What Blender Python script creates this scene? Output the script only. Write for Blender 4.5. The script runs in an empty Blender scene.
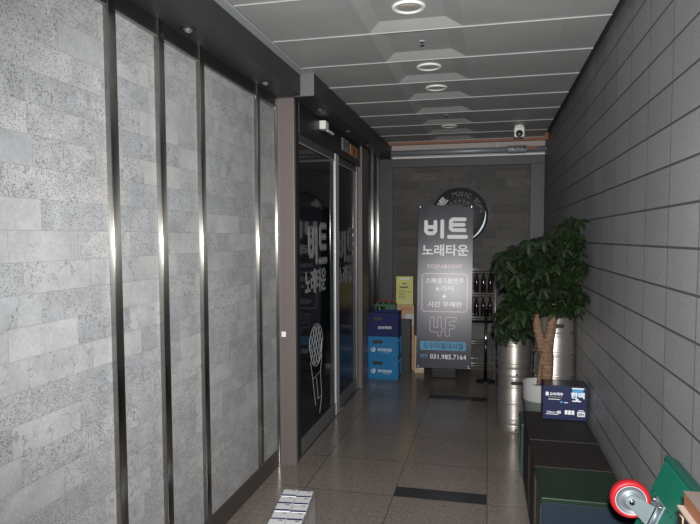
import bpy, bmesh, math, random
from mathutils import Matrix, Vector, noise
C = bpy.context.scene.collection
PI = math.pi
random.seed(7)

# ------------------------------------------------------------------ camera, light, exposure
sc = bpy.context.scene
cam_d = bpy.data.cameras.new('camera')
cam = bpy.data.objects.new('camera', cam_d); C.objects.link(cam)
yaw, pitch, roll = 0.2274, 0.0613, -0.0028
cam.matrix_world = (Matrix.Translation((0, 0, 1.6921)) @ Matrix.Rotation(yaw, 4, 'Z')
                    @ Matrix.Rotation(PI/2 - pitch, 4, 'X') @ Matrix.Rotation(roll, 4, 'Z'))
cam_d.sensor_fit = 'HORIZONTAL'; cam_d.sensor_width = 36.0
cam_d.lens = 593.13 * 36.0 / 700.0
cam_d.shift_y = 12.13 / 700.0
cam_d.clip_start = 0.05
sc.camera = cam

w = bpy.data.worlds.new('world'); sc.world = w; w.use_nodes = True
w.node_tree.nodes['Background'].inputs[0].default_value = (0.80, 0.90, 1.0, 1)
w.node_tree.nodes['Background'].inputs[1].default_value = 0.03

fl_d = bpy.data.lights.new('camera_flash', 'SPOT')
fl_d.energy = 850.0; fl_d.spot_size = math.radians(103); fl_d.spot_blend = 1.0
fl_d.shadow_soft_size = 0.025; fl_d.color = (1.0, 0.985, 0.965)
fl = bpy.data.objects.new('camera_flash', fl_d); C.objects.link(fl)
fl.matrix_world = (Matrix.Translation((0.03, 0.0, 1.79)) @ Matrix.Rotation(yaw - 0.085, 4, 'Z')
                   @ Matrix.Rotation(PI/2 - 0.075, 4, 'X'))

sc.view_settings.view_transform = 'Standard'
sc.view_settings.look = 'None'
sc.view_settings.gamma = 1.0
sc.view_settings.use_curve_mapping = False
sc.view_settings.exposure = 0.0

# ------------------------------------------------------------------ material helpers
def mat(name, col, rough=0.5, metal=0.0, spec=0.5, **kw):
    m = bpy.data.materials.new(name); m.use_nodes = True
    b = m.node_tree.nodes['Principled BSDF']
    b.inputs['Base Color'].default_value = (*col, 1)
    b.inputs['Roughness'].default_value = rough
    b.inputs['Metallic'].default_value = metal
    b.inputs['Specular IOR Level'].default_value = spec
    for k, v in kw.items(): b.inputs[k].default_value = v
    return m

class G:
    """tiny node-graph helper"""
    def __init__(s, m):
        s.t = m.node_tree; s.b = s.t.nodes['Principled BSDF']
    def n(s, kind, **kw):
        x = s.t.nodes.new(kind)
        for k, v in kw.items(): setattr(x, k, v)
        return x
    def put(s, sock, v):
        if v is None: return
        if isinstance(v, bpy.types.NodeSocket): s.t.links.new(v, sock)
        else: sock.default_value = v
    def m(s, op, a, b=None, c=None):
        x = s.n('ShaderNodeMath', operation=op)
        s.put(x.inputs[0], a); s.put(x.inputs[1], b); s.put(x.inputs[2], c)
        return x.outputs[0]
    def coord(s):
        tc = s.n('ShaderNodeTexCoord'); sp = s.n('ShaderNodeSeparateXYZ')
        s.t.links.new(tc.outputs['Object'], sp.inputs[0])
        return tc.outputs['Object'], sp.outputs[0], sp.outputs[1], sp.outputs[2]
    def xyz(s, x, y, z=0.0):
        c = s.n('ShaderNodeCombineXYZ')
        s.put(c.inputs[0], x); s.put(c.inputs[1], y); s.put(c.inputs[2], z)
        return c.outputs[0]
    def white(s, v):
        x = s.n('ShaderNodeTexWhiteNoise', noise_dimensions='3D'); s.put(x.inputs['Vector'], v)
        return x.outputs['Value'], x.outputs['Color']
    def noise(s, v, scale, detail=3.0, rough=0.55):
        x = s.n('ShaderNodeTexNoise'); s.put(x.inputs['Vector'], v)
        x.inputs['Scale'].default_value = scale; x.inputs['Detail'].default_value = detail
        x.inputs['Roughness'].default_value = rough
        return x.outputs['Fac']
    def ramp(s, f, stops, interp='LINEAR'):
        x = s.n('ShaderNodeValToRGB'); s.put(x.inputs[0], f)
        cr = x.color_ramp; cr.interpolation = interp
        while len(cr.elements) < len(stops): cr.elements.new(0.5)
        for e, (p, c) in zip(cr.elements, stops):
            e.position = p; e.color = (*c, 1) if len(c) == 3 else c
        return x.outputs[0]
    def mix(s, f, a, b, blend='MIX'):
        x = s.n('ShaderNodeMix', data_type='RGBA', blend_type=blend)
        s.put(x.inputs[0], f)
        s.put(x.inputs[6], a if not isinstance(a, tuple) else (*a, 1))
        s.put(x.inputs[7], b if not isinstance(b, tuple) else (*b, 1))
        return x.outputs[2]
    def bump(s, h, strength, dist):
        x = s.n('ShaderNodeBump'); s.put(x.inputs['Height'], h)
        x.inputs['Strength'].default_value = strength; x.inputs['Distance'].default_value = dist
        s.t.links.new(x.outputs[0], s.b.inputs['Normal'])
    def base(s, c): s.put(s.b.inputs['Base Color'], c)
    def rough(s, r): s.put(s.b.inputs['Roughness'], r)
    def edge(s, f, wd):
        """1 inside a joint: f is a 0..1 fraction of the cell, wd the half width"""
        a = s.m('MINIMUM', f, s.m('SUBTRACT', 1.0, f))
        return s.m('LESS_THAN', a, wd)

def stone_mat(name, tone, axis, row, length, speck=0.5, contrast=1.0, jitter=0.9):
    """veneer of small stone slips in courses, each slip with its own tone, pores and veins"""
    m = mat(name, tone, 0.62, spec=0.35); g = G(m)
    P, X, Y, Z = g.coord()
    U = Y if axis == 'Y' else X
    r = g.m('FLOOR', g.m('DIVIDE', Z, row))
    off, _ = g.white(g.xyz(r, 3.7, 1.3))
    u = g.m('ADD', g.m('DIVIDE', U, length), g.m('MULTIPLY', off, 3.0))
    ci = g.m('FLOOR', u)
    rv, rc = g.white(g.xyz(r, ci, 5.1))
    rv2, _ = g.white(g.xyz(r, ci, 9.4))
    rv3, _ = g.white(g.xyz(r, ci, 2.2))
    fz = g.m('FRACT', g.m('DIVIDE', Z, row)); fu = g.m('FRACT', u)
    t = tone; k = contrast
    lo = tuple(c*(1-0.24*k) for c in t); hi = tuple(c*(1+0.20*k) for c in t)
    blue = (t[0]*0.89, t[1]*0.915, t[2]*0.94); warm = (t[0]*1.01, t[1]*1.0, t[2]*0.985)
    col = g.ramp(rv, [(0.0, lo), (0.3, blue), (0.6, t), (0.8, warm), (1.0, hi)])
    # cloudy tone inside a slip
    sh = g.xyz(g.m('MULTIPLY', rv, 13.0), g.m('MULTIPLY', rv2, 17.0), 0.0)
    va = g.n('ShaderNodeVectorMath', operation='ADD'); g.put(va.inputs[0], P); g.put(va.inputs[1], sh)
    PV = va.outputs[0]
    cl = g.noise(PV, 9.0, 4.0)
    col = g.mix(0.55, col, g.ramp(cl, [(0.25, (0.68, 0.68, 0.68)), (0.75, (1.25, 1.25, 1.25))]), 'MULTIPLY')
    fn = g.noise(PV, 70.0, 4.0, 0.7)
    col = g.mix(0.6, col, g.ramp(fn, [(0.25, (0.75, 0.75, 0.75)), (0.75, (1.22, 1.22, 1.22))]), 'MULTIPLY')
    # pores: strong on about half of the slips
    po = g.n('ShaderNodeTexVoronoi'); g.put(po.inputs['Vector'], PV); po.inputs['Scale'].default_value = 135.0
    pm = g.noise(PV, 30.0, 2.0)
    pore = g.m('MULTIPLY', g.m('LESS_THAN', po.outputs['Distance'], 0.31), g.m('GREATER_THAN', pm, 0.38))
    amt = g.m('MULTIPLY', g.m('GREATER_THAN', rv2, 1.0 - speck), 0.85)
    col = g.mix(g.m('MULTIPLY', pore, amt), col, tuple(c*0.30 for c in t))
    # veins on a few slips
    vn = g.noise(PV, 7.0, 5.0, 0.62)
    vm = g.m('LESS_THAN', g.m('ABSOLUTE', g.m('SUBTRACT', vn, 0.5)), 0.0055)
    vm = g.m('MULTIPLY', vm, g.m('GREATER_THAN', rv3, 0.55))
    col = g.mix(g.m('MULTIPLY', vm, 0.75), col, tuple(c*0.34 for c in t))
    st = g.m('GREATER_THAN', g.noise(PV, 13.0, 3.0), 0.70)
    col = g.mix(g.m('MULTIPLY', st, 0.35), col, tuple(c*0.4 for c in t))
    jn = g.m('MAXIMUM', g.edge(fz, 0.013), g.edge(fu, 0.0045))
    col = g.mix(g.m('MULTIPLY', jn, 0.35), col, tuple(c*0.45 for c in t))
    g.base(col)
    h = g.m('SUBTRACT', g.m('MULTIPLY', rv3, 0.5), g.m('MULTIPLY', pore, g.m('MULTIPLY', amt, 0.5)))
    h = g.m('SUBTRACT', h, g.m('MULTIPLY', jn, 0.8))
    g.bump(h, 0.35, 0.004)
    return m

M = {}
M['stone'] = stone_mat('grey stone slips', (0.345, 0.35, 0.358), 'Y', 0.1075, 0.335, 0.6, 0.36)
M['stone_dark'] = stone_mat('dark stone slips', (0.078, 0.074, 0.070), 'X', 0.105, 0.36, 0.3, 1.1)
M['black_band'] = mat('black fascia', (0.012, 0.012, 0.013), 0.45)
M['soffit'] = mat('charcoal soffit', (0.030, 0.030, 0.032), 0.5)
M['soffit_end'] = mat('soffit end panel', (0.125, 0.12, 0.13), 0.5)
M['mould'] = mat('grey ceiling moulding', (0.33, 0.35, 0.36), 0.5)
M['base'] = mat('brown stone skirting', (0.055, 0.047, 0.042), 0.35)
M['steel'] = mat('brushed steel strip', (0.36, 0.35, 0.33), 0.25, 1.0, Anisotropic=1.0)
M['steel_dark'] = mat('darker steel strip', (0.22, 0.22, 0.21), 0.25, 1.0, Anisotropic=1.0)
M['chrome'] = mat('chrome', (0.72, 0.72, 0.72), 0.12, 1.0)
M['keg'] = mat('keg steel', (0.54, 0.515, 0.48), 0.44, 0.88, Anisotropic=0.6)
_t = M['keg'].node_tree; _tg = _t.nodes.new('ShaderNodeTangent'); _tg.direction_type = 'RADIAL'; _tg.axis = 'Z'
_t.links.new(_tg.outputs[0], _t.nodes['Principled BSDF'].inputs['Tangent'])
M['keg'].node_tree.nodes['Principled BSDF'].inputs['Anisotropic Rotation'].default_value = 0.25
for _k in ('steel', 'steel_dark'):      # brushed lengthwise: a glint spreads across the strip
    _t = M[_k].node_tree; _tg = _t.nodes.new('ShaderNodeTangent'); _tg.direction_type = 'RADIAL'; _tg.axis = 'Z'
    _t.links.new(_tg.outputs[0], _t.nodes['Principled BSDF'].inputs['Tangent'])
M['keg_dark'] = mat('keg hand hole', (0.01, 0.01, 0.01), 0.6)
M['jamb'] = mat('taupe jamb', (0.125, 0.105, 0.10), 0.42)
M['alu'] = mat('door aluminium', (0.50, 0.52, 0.54), 0.45, 0.4)
M['rail'] = mat('grey door rail', (0.17, 0.17, 0.175), 0.4, 0.3)
M['dark_rail'] = mat('dark top rail', (0.055, 0.055, 0.06), 0.45)
M['glass'] = mat('dark door glass', (0.008, 0.009, 0.011), 0.05, spec=0.16)
M['glass_edge'] = mat('glass edge', (0.05, 0.075, 0.08), 0.15)
M['print_white'] = mat('white print', (0.70, 0.70, 0.74), 0.5)
M['sticker'] = mat('glass lettering', (0.30, 0.30, 0.31), 0.5)
M['sticker_line'] = mat('glass line art', (0.45, 0.46, 0.47), 0.5)
M['white'] = mat('white plastic', (0.72, 0.72, 0.70), 0.4)
M['offwhite'] = mat('painted band', (0.42, 0.37, 0.35), 0.6)
M['orange_edge'] = mat('rust edge', (0.22, 0.085, 0.045), 0.6)
M['pipe'] = mat('grey pipe', (0.24, 0.27, 0.29), 0.4, 0.2)
M['frame_grey'] = mat('slate frame', (0.034, 0.034, 0.041), 0.5)
M['black'] = mat('black plastic', (0.012, 0.012, 0.013), 0.4)
M['rubber'] = mat('dark rubber', (0.015, 0.015, 0.015), 0.7)

def ceil_mat():
    m = mat('ceiling panel', (0.40, 0.41, 0.40), 0.45, spec=0.3); g = G(m)
    P, X, Y, Z = g.coord()
    n = g.noise(P, 3.0, 2.0)
    col = g.ramp(n, [(0.3, (0.29, 0.30, 0.295)), (0.7, (0.335, 0.345, 0.34))])
    ln = None
    for x in (-0.69, 0.405):
        d = g.m('LESS_THAN', g.m('ABSOLUTE', g.m('SUBTRACT', X, x)), 0.003)
        ln = d if ln is None else g.m('MAXIMUM', ln, d)
    g.base(g.mix(g.m('MULTIPLY', ln, 0.35), col, (0.2, 0.2, 0.2)))
    return m
M['ceiling'] = ceil_mat()

def wall_tile_mat():
    m = mat('grey wall tile', (0.19, 0.19, 0.19), 0.5, spec=0.35); g = G(m)
    P, X, Y, Z = g.coord()
    rz = g.m('DIVIDE', g.m('SUBTRACT', Z, 0.7247 - 0.15468*10), 0.15468)
    ry = g.m('DIVIDE', g.m('SUBTRACT', Y, 2.818 - 0.3395*20), 0.3395)
    rv, _ = g.white(g.xyz(g.m('FLOOR', rz), g.m('FLOOR', ry), 1.0))
    n = g.noise(P, 60.0, 3.0); n2 = g.noise(P, 2.5, 2.0)
    col = g.ramp(rv, [(0.0, (0.180, 0.180, 0.184)), (1.0, (0.214, 0.214, 0.218))])
    col = g.mix(0.6, col, g.ramp(n, [(0.3, (0.82, 0.82, 0.82)), (0.7, (1.15, 1.15, 1.15))]), 'MULTIPLY')
    col = g.mix(0.5, col, g.ramp(n2, [(0.3, (0.88, 0.88, 0.88)), (0.7, (1.1, 1.1, 1.1))]), 'MULTIPLY')
    jz = g.edge(g.m('FRACT', rz), 0.030); jy = g.edge(g.m('FRACT', ry), 0.0125)
    j = g.m('MAXIMUM', jz, g.m('MULTIPLY', jy, 0.75))
    g.base(g.mix(g.m('MULTIPLY', j, 0.85), col, (0.035, 0.035, 0.036)))
    g.bump(g.m('SUBTRACT', g.m('MULTIPLY', n, 0.15), j), 0.5, 0.004)
    return m
M['wall_tile'] = wall_tile_mat()

def floor_mat():
    m = mat('granite floor', (0.13, 0.118, 0.108), 0.16, spec=0.45); g = G(m)
    P, X, Y, Z = g.coord()
    tx = g.m('DIVIDE', g.m('SUBTRACT', X, -1.1842 - 6.0), 0.6)
    ty = g.m('DIVIDE', g.m('SUBTRACT', Y, 3.7619 - 12.0), 0.6)
    rv, _ = g.white(g.xyz(g.m('FLOOR', tx), g.m('FLOOR', ty), 2.0))
    sp = g.noise(P, 95.0, 4.0, 0.75); sp2 = g.noise(P, 30.0, 3.0, 0.6); bl = g.noise(P, 1.7, 2.0)
    col = g.ramp(sp, [(0.30, (0.045, 0.040, 0.038)), (0.44, (0.170, 0.150, 0.134)),
                      (0.58, (0.232, 0.203, 0.181)), (0.75, (0.33, 0.285, 0.25))])
    col = g.mix(0.6, col, g.ramp(sp2, [(0.3, (0.72, 0.69, 0.67)), (0.7, (1.26, 1.22, 1.19))]), 'MULTIPLY')
    col = g.mix(0.7, col, g.ramp(rv, [(0.0, (0.9, 0.9, 0.9)), (1.0, (1.08, 1.06, 1.05))]), 'MULTIPLY')
    col = g.mix(0.5, col, g.ramp(bl, [(0.3, (0.85, 0.85, 0.85)), (0.7, (1.1, 1.1, 1.1))]), 'MULTIPLY')
    j = g.m('MAXIMUM', g.edge(g.m('FRACT', tx), 0.0045), g.edge(g.m('FRACT', ty), 0.0045))
    col = g.mix(g.m('MULTIPLY', j, 0.8), col, (0.025, 0.023, 0.022))
    # charcoal granite inset strips, 15 cm deep, one tile wide
    inx = g.m('MULTIPLY', g.m('GREATER_THAN', X, -0.582), g.m('LESS_THAN', X, 0.013))
    band = None
    for y0 in (3.765, 6.19):
        by = g.m('MULTIPLY', g.m('GREATER_THAN', Y, y0), g.m('LESS_THAN', Y, y0 + 0.15))
        band = by if band is None else g.m('MAXIMUM', band, by)
    band = g.m('MULTIPLY', band, inx)
    col = g.mix(band, col, g.mix(0.5, (0.032, 0.033, 0.036), g.ramp(sp, [(0.4, (0.02, 0.02, 0.022)), (0.7, (0.05, 0.05, 0.055))])))
    g.base(col)
    g.rough(g.ramp(sp2, [(0.3, (0.16, 0.16, 0.16)), (0.7, (0.24, 0.24, 0.24))]))
    return m
M['floor'] = floor_mat()

# ------------------------------------------------------------------ mesh helpers
def add_box(bm, x0, x1, y0, y1, z0, z1, bev=0.0, mtx=None):
    r = bmesh.ops.create_cube(bm, size=1.0)
    vs = r['verts']
    for v in vs:
        v.co = Vector(((x0+x1)/2 + v.co.x*(x1-x0), (y0+y1)/2 + v.co.y*(y1-y0), (z0+z1)/2 + v.co.z*(z1-z0)))
    if mtx is not None:
        for v in vs: v.co = mtx @ v.co
    if bev > 0:
        es = list({e for v in vs for e in v.link_edges})
        bmesh.ops.bevel(bm, geom=es, offset=bev, segments=2, affect='EDGES', profile=0.6)
    return bm

def bx(x0, x1, y0, y1, z0, z1, bev=0.0, mtx=None):
    return add_box(bmesh.new(), x0, x1, y0, y1, z0, z1, bev, mtx)

def frame_to(d):
    d = Vector(d).normalized()
    a = Vector((0, 0, 1)) if abs(d.z) < 0.9 else Vector((1, 0, 0))
    x = a.cross(d).normalized(); y = d.cross(x)
    return x, y

def add_tube(bm, pts, radii, seg=12, cap=True):
    pts = [Vector(p) for p in pts]
    if not isinstance(radii, (list, tuple)): radii = [radii]*len(pts)
    rings = []
    x = None
    for i, p in enumerate(pts):
        d = (pts[min(i+1, len(pts)-1)] - pts[max(i-1, 0)])
        d = d.normalized() if d.length else Vector((0, 0, 1))
        if x is None: x, y = frame_to(d)
        else:
            x = (x - d*x.dot(d)).normalized(); y = d.cross(x)
        rings.append([bm.verts.new(p + (x*math.cos(a) + y*math.sin(a))*radii[i])
                      for a in (2*PI*k/seg for k in range(seg))])
    for a, b in zip(rings, rings[1:]):
        for k in range(seg):
            f = bm.faces.new((a[k], a[(k+1) % seg], b[(k+1) % seg], b[k])); f.smooth = True
    if cap:
        bm.faces.new(rings[0][::-1]); bm.faces.new(rings[-1])
    return bm

def tube(pts, r, seg=12): return add_tube(bmesh.new(), pts, r, seg)

def add_lathe(bm, prof, seg=40, at=(0, 0, 0), mtx=None, smooth=True, cap=True):
    rings = []
    for r, z in prof:
        ring = []
        for k in range(seg):
            a = 2*PI*k/seg
            p = Vector((at[0] + r*math.cos(a), at[1] + r*math.sin(a), at[2] + z))
            ring.append(bm.verts.new(mtx @ p if mtx is not None else p))
        rings.append(ring)
    for a, b in zip(rings, rings[1:]):
        for k in range(seg):
            f = bm.faces.new((a[k], a[(k+1) % seg], b[(k+1) % seg], b[k])); f.smooth = smooth
    if cap and prof[0][0] > 1e-4: bm.faces.new(rings[0][::-1])
    if cap and prof[-1][0] > 1e-4: bm.faces.new(rings[-1])
    return bm

def lathe(prof, seg=40, at=(0, 0, 0), mtx=None, smooth=True, cap=True):
    return add_lathe(bmesh.new(), prof, seg, at, mtx, smooth, cap)

def obj(name, bm, m, parent=None, sharp=None):
    bmesh.ops.recalc_face_normals(bm, faces=bm.faces[:])
    me = bpy.data.meshes.new(name); bm.to_mesh(me); bm.free()
    if m is not None: me.materials.append(m)
    if sharp is not None:
        me.set_sharp_from_angle(angle=math.radians(sharp))
    o = bpy.data.objects.new(name, me); C.objects.link(o)
    if parent is not None: o.parent = parent
    return o

def struct(name, bm, m, parent=None):
    o = obj(name, bm, m, parent)
    if parent is None: o['kind'] = 'structure'
    return o

def tag(o, label, cat, group=None):
    o['label'] = label; o['category'] = cat
    if group: o['group'] = group
    return o

def thing(name, label, cat, loc=(0, 0, 0), rot=(0, 0, 0), group=None):
    o = bpy.data.objects.new(name, None); C.objects.link(o)
    o.empty_display_size = 0.05
    o.location = loc; o.rotation_euler = rot
    return tag(o, label, cat, group)

def dup(root, loc, rotz=None, label=None):
    r = root.copy(); C.objects.link(r); r.location = loc
    if rotz is not None: r.rotation_euler = (0, 0, rotz)
    if label: r['label'] = label
    for ch in list(root.children):
        c = ch.copy(); C.objects.link(c); c.parent = r
        for gch in ch.children:
            d = gch.copy(); C.objects.link(d); d.parent = c
    return r

# lettering: flat characters, slightly raised, laid into a local frame
def add_text(bm, body, mtx, w=None, h=None, offset=0.0, depth=0.0006, outline=0.0, spacing=1.0):
    cu = bpy.data.curves.new('lettering', 'FONT'); cu.body = body; cu.size = 1.0
    cu.space_character = spacing
    if outline > 0:
        cu.fill_mode = 'NONE'; cu.bevel_depth = outline; cu.bevel_resolution = 1
    else:
        cu.extrude = 0.01; cu.offset = offset
    cu.resolution_u = 3
    o = bpy.data.objects.new('lettering', cu); C.objects.link(o)
    dg = bpy.context.evaluated_depsgraph_get()
    me = bpy.data.meshes.new_from_object(o.evaluated_get(dg))
    xs = [v.co.x for v in me.vertices]; ys = [v.co.y for v in me.vertices]
    cx, cy = (min(xs)+max(xs))/2, (min(ys)+max(ys))/2
    sx = w/(max(xs)-min(xs)) if w else None
    sy = h/(max(ys)-min(ys)) if h else None
    sx = sx or sy; sy = sy or sx
    zs = max(abs(v.co.z) for v in me.vertices) or 1.0
    for v in me.vertices:
        v.co = mtx @ Vector(((v.co.x-cx)*sx, (v.co.y-cy)*sy, v.co.z/zs*depth))
    bm.from_mesh(me)
    bpy.data.objects.remove(o); bpy.data.curves.remove(cu); bpy.data.meshes.remove(me)
    return bm

def text(*a, **k): return add_text(bmesh.new(), *a, **k)

def add_stroke(bm, pts, wd, mtx, depth=0.0006, seg=8):
    """a round-ended flat stroke through pts (2D)"""
    for q, ((x0, y0), (x1, y1)) in enumerate(zip(pts, pts[1:])):
        depth += 0.00004
        a = math.atan2(y1-y0, x1-x0); r = wd/2
        ring = [(x1 + r*math.cos(a-PI/2+PI*k/seg), y1 + r*math.sin(a-PI/2+PI*k/seg)) for k in range(seg+1)]
        ring += [(x0 + r*math.cos(a+PI/2+PI*k/seg), y0 + r*math.sin(a+PI/2+PI*k/seg)) for k in range(seg+1)]
        top = [bm.verts.new(mtx @ Vector((x, y, depth))) for x, y in ring]
        bot = [bm.verts.new(mtx @ Vector((x, y, -depth))) for x, y in ring]
        bm.faces.new(top); n = len(top)
        for k in range(n): bm.faces.new((bot[k], bot[(k+1) % n], top[(k+1) % n], top[k]))
    return bm

def rrect(x0, x1, y0, y1, r, seg=5):
    out = []
    for cx, cy, a0 in ((x1-r, y1-r, 0), (x0+r, y1-r, PI/2), (x0+r, y0+r, PI), (x1-r, y0+r, 1.5*PI)):
        out += [(cx + r*math.cos(a0+PI/2*k/seg), cy + r*math.sin(a0+PI/2*k/seg)) for k in range(seg+1)]
    return out

def add_poly(bm, pts, mtx, depth=0.0006):
    top = [bm.verts.new(mtx @ Vector((x, y, depth))) for x, y in pts]
    bot = [bm.verts.new(mtx @ Vector((x, y, -depth))) for x, y in pts]
    bm.faces.new(top); n = len(top)
    for k in range(n): bm.faces.new((bot[k], bot[(k+1) % n], top[(k+1) % n], top[k]))
    return bm

def to_front(x, y, z):      # local frame of a face looking toward -Y
    return Matrix(((1, 0, 0, x), (0, 0, -1, y), (0, 1, 0, z), (0, 0, 0, 1)))
def to_side(x, y, z):       # local frame of a face looking toward +X
    return Matrix(((0, 0, 1, x), (1, 0, 0, y), (0, 1, 0, z), (0, 0, 0, 1)))

BI = [[(121, 222), (121, 300), (137, 318), (181, 318), (197, 300), (197, 222)], [(121, 266), (197, 266)], [(253, 217), (253, 347)]]
TEU = [[(432, 202), (338, 202), (322, 216), (322, 278), (338, 291), (432, 291)], [(325, 247), (425, 247)], [(308, 347), (445, 347)]]
def add_bitu(bm, mtx, w, h, thick, depth=0.0006):
    for q, st in enumerate(BI + TEU):
        add_stroke(bm, [((x-283.0)/324.0*w, (274.5-y)/145.0*h) for x, y in st], thick, mtx, depth + 0.0003*(q in (1, 4)))
    return bm

# ------------------------------------------------------------------ the setting
XL, XR, H = -1.504, 0.67, 2.853
DX = -1.385                      # plane of the sliding doors
YB = 7.60                        # front of the rear wall frame
Y0 = -1.5
struct('floor', bx(XL-0.3, XR+0.3, -8.0, YB+0.4, -0.12, 0.0), M['floor'])
struct('wall_left', bx(XL-0.22, XL, Y0, 4.13, 0.0, 2.70), M['stone'])
struct('wall_right', bx(XR, XR+0.2, Y0, YB+0.4, 0.0, 3.12), M['wall_tile'])
struct('baseboard_left', bx(XL, XL+0.012, Y0, 4.13, 0.0, 0.125, 0.002), M['base'])
struct('trim_1', bx(XL, XL+0.016, Y0, 4.13, 2.628, 2.70, 0.002), M['black_band'])
struct('trim_2', bx(XL, XL+0.022, Y0, 4.13, 2.618, 2.628, 0.001), M['steel'])

# steel strips over the stone: U-channel with rounded arrises
n = 3
for y in (0.96, 1.38, 2.163, 2.534, 2.938, 3.735):
    wdt = 0.050
    bm = bx(XL, XL+0.026, y-wdt/2, y+wdt/2, 0.125, 2.70, 0.003)
    o = struct('trim_%d' % n, bm, M['steel']); n += 1
    for p in o.data.polygons: p.use_smooth = True
    o.data.set_sharp_from_angle(angle=math.radians(60))

# soffit over the stone wall, then the deeper one over the doors
struct('wall_soffit_beam', bx(XL-0.2, -1.305, Y0, 4.10, 2.70, 3.12, 0.003), M['soffit'])
struct('door_soffit_beam', bx(XL-0.2, -1.207, 4.104, YB, 2.695, 3.12, 0.003), M['soffit'])
struct('trim_%d' % n, bx(-1.345, -1.205, 4.094, 4.104, 2.697, 2.858, 0.002), M['soffit_end']); n += 1
struct('trim_%d' % n, bx(-1.305, -1.252, Y0, 4.094, 2.842, 2.853, 0.002), M['mould']); n += 1

# ceiling of metal panels with a shallow tray in each middle panel
def ceiling():
    bm = bmesh.new()
    def q(*p): bm.faces.new([bm.verts.new(v) for v in p])
    xa, xb, x0, x1 = -1.25, 0.62, -0.665, -0.145
    step = 0.5632; ys = 3.4006 - step*9; top = H + 0.030
    YE = 7.25
    y = ys
    while y < YE - 1e-6:
        ye = min(y+step, YE)
        q((xa, y, H), (x0, y, H), (x0, ye, H), (xa, ye, H))
        q((x1, y, H), (xb, y, H), (xb, ye, H), (x1, ye, H))
        a, b = y+0.012, ye-0.010
        q((x0, y, H), (x1, y, H), (x1, a, H), (x0, a, H))
        q((x0, b, H), (x1, b, H), (x1, ye, H), (x0, ye, H))
        X0, X1, A, B = x0+0.07, x1-0.09, a+0.05, b-0.085
        q((x0, a, H), (x1, a, H), (X1, A, top), (X0, A, top))
        q((x0, b, H), (x1, b, H), (X1, B, top), (X0, B, top))
        q((x0, a, H), (x0, b, H), (X0, B, top), (X0, A, top))
        q((x1, a, H), (x1, b, H), (X1, B, top), (X1, A, top))
        q((X0, A, top), (X1, A, top), (X1, B, top), (X0, B, top))
        # turned-down lip along the joint
        add_box(bm, xa, xb, ye-0.004, ye, H-0.006, H+0.001)
        y += step
    return bm
struct('ceiling', ceiling(), M['ceiling'])
struct('ceiling_slab', bx(XL-0.3, XR+0.3, Y0, YB+0.4, 3.12, 3.2), M['soffit'])
struct('trim_%d' % n, bx(0.60, XR, Y0, 7.25, 2.90, 2.93), M['soffit']); n += 1  # added above the ceiling gap so sky light doesn't leak down the wall
struct('trim_%d' % n, bx(-1.19, XR, 7.25, 7.266, 2.815, 2.93, 0.002), M['orange_edge']); n += 1
struct('trim_%d' % n, bx(-1.19, XR, 7.25, 7.266, 2.93, 3.12), M['soffit']); n += 1

# rear wall: slate-grey frame round a field of dark stone, pale band above
struct('wall_back', bx(XL-0.3, XR+0.2, YB+0.05, YB+0.25, 0.0, 2.70), M['stone_dark'])
struct('wall_back_upper', bx(-1.6, XR+0.2, YB+0.03, YB+0.25, 2.70, 3.12), M['offwhite'])
bm = bx(-1.6, XR, YB, YB+0.05, 2.585, 2.695, 0.003)
add_box(bm, -1.40, -1.19, YB, YB+0.05, 0.0, 2.585, 0.003)
add_box(bm, 0.505, XR, YB, YB+0.05, 0.0, 2.585, 0.003)
struct('trim_%d' % n, bm, M['frame_grey']); n += 1
struct('trim_%d' % n, bx(-1.19, XR, YB+0.005, YB+0.03, 2.695, 2.712), M['white']); n += 1

# left side beyond the stone: jambs, sliding doors, header
def jamb(y0, y1, x1):
    global n
    bm = bx(XL, x1, y0, y1, 0.0, 2.695, 0.004)
    add_box(bm, XL+0.055, XL+0.058, y0-0.0015, y0+0.002, 0.0, 2.69)
    struct('trim_%d' % n, bm, M['jamb']); n += 1
jamb(4.11, 4.155, -1.362)
struct('trim_%d' % n, bx(XL-0.1, -1.378, 4.155, 4.275, 0.0, 2.695, 0.003), M['black_band']); n += 1
struct('trim_%d' % n, bx(XL, XL+0.02, 4.085, 4.11, 0.0, 2.69, 0.004), M['steel']); n += 1
jamb(6.44, 6.80, -1.352)
struct('trim_%d' % n, bx(XL-0.1, -1.372, 4.27, 6.44, 2.47, 2.695, 0.003), M['black_band']); n += 1
struct('wall_left_rear', bx(XL-0.22, DX, 6.80, YB+0.05, 0.0, 2.695), M['frame_grey'])
for y in (7.16, 7.54):
    o = struct('trim_%d' % n, bx(DX, DX+0.028, y-0.03, y+0.03, 0.0, 2.695, 0.003), M['steel_dark']); n += 1
struct('floor_threshold', bx(XL, DX+0.01, 4.27, 6.44, 0.0, 0.008, 0.002), M['steel'])

def sliding_door(name, y0, y1, x, stile_w, stile_mat, pane=None):
    d = bpy.data.objects.new(name, None); C.objects.link(d); d['kind'] = 'structure'
    d.location = (x, y0, 0.0)
    L = y1 - y0
    obj('glass_pane', bx(-0.018, -0.006, 0.02, L-0.05, 0.12, 2.42), pane or M['glass'], d)
    obj('bottom_rail', bx(-0.028, 0.004, 0.0, L, 0.010, 0.135, 0.003), M['rail'], d)
    bm = bx(-0.03, 0.004, 0.0, L, 2.40, 2.475, 0.003); obj('top_rail', bm, M['dark_rail'], d)
    obj('rail_bead', bx(-0.004, 0.006, 0.0, L, 2.40, 2.408, 0.001), M['alu'], d)
    obj('stile', bx(-0.03, 0.010, L-stile_w, L, 0.012, 2.47, 0.004), stile_mat, d)
    obj('stile', bx(-0.03, 0.002, 0.0, 0.022, 0.012, 2.47, 0.003), M['black'], d)
    obj('glass_edge', bx(-0.006, -0.002, L-stile_w-0.13, L-stile_w, 0.14, 2.40), M['glass_edge'], d)
    return d
d1 = sliding_door('door_1', 4.275, 5.485, DX, 0.13, M['alu'])
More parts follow.
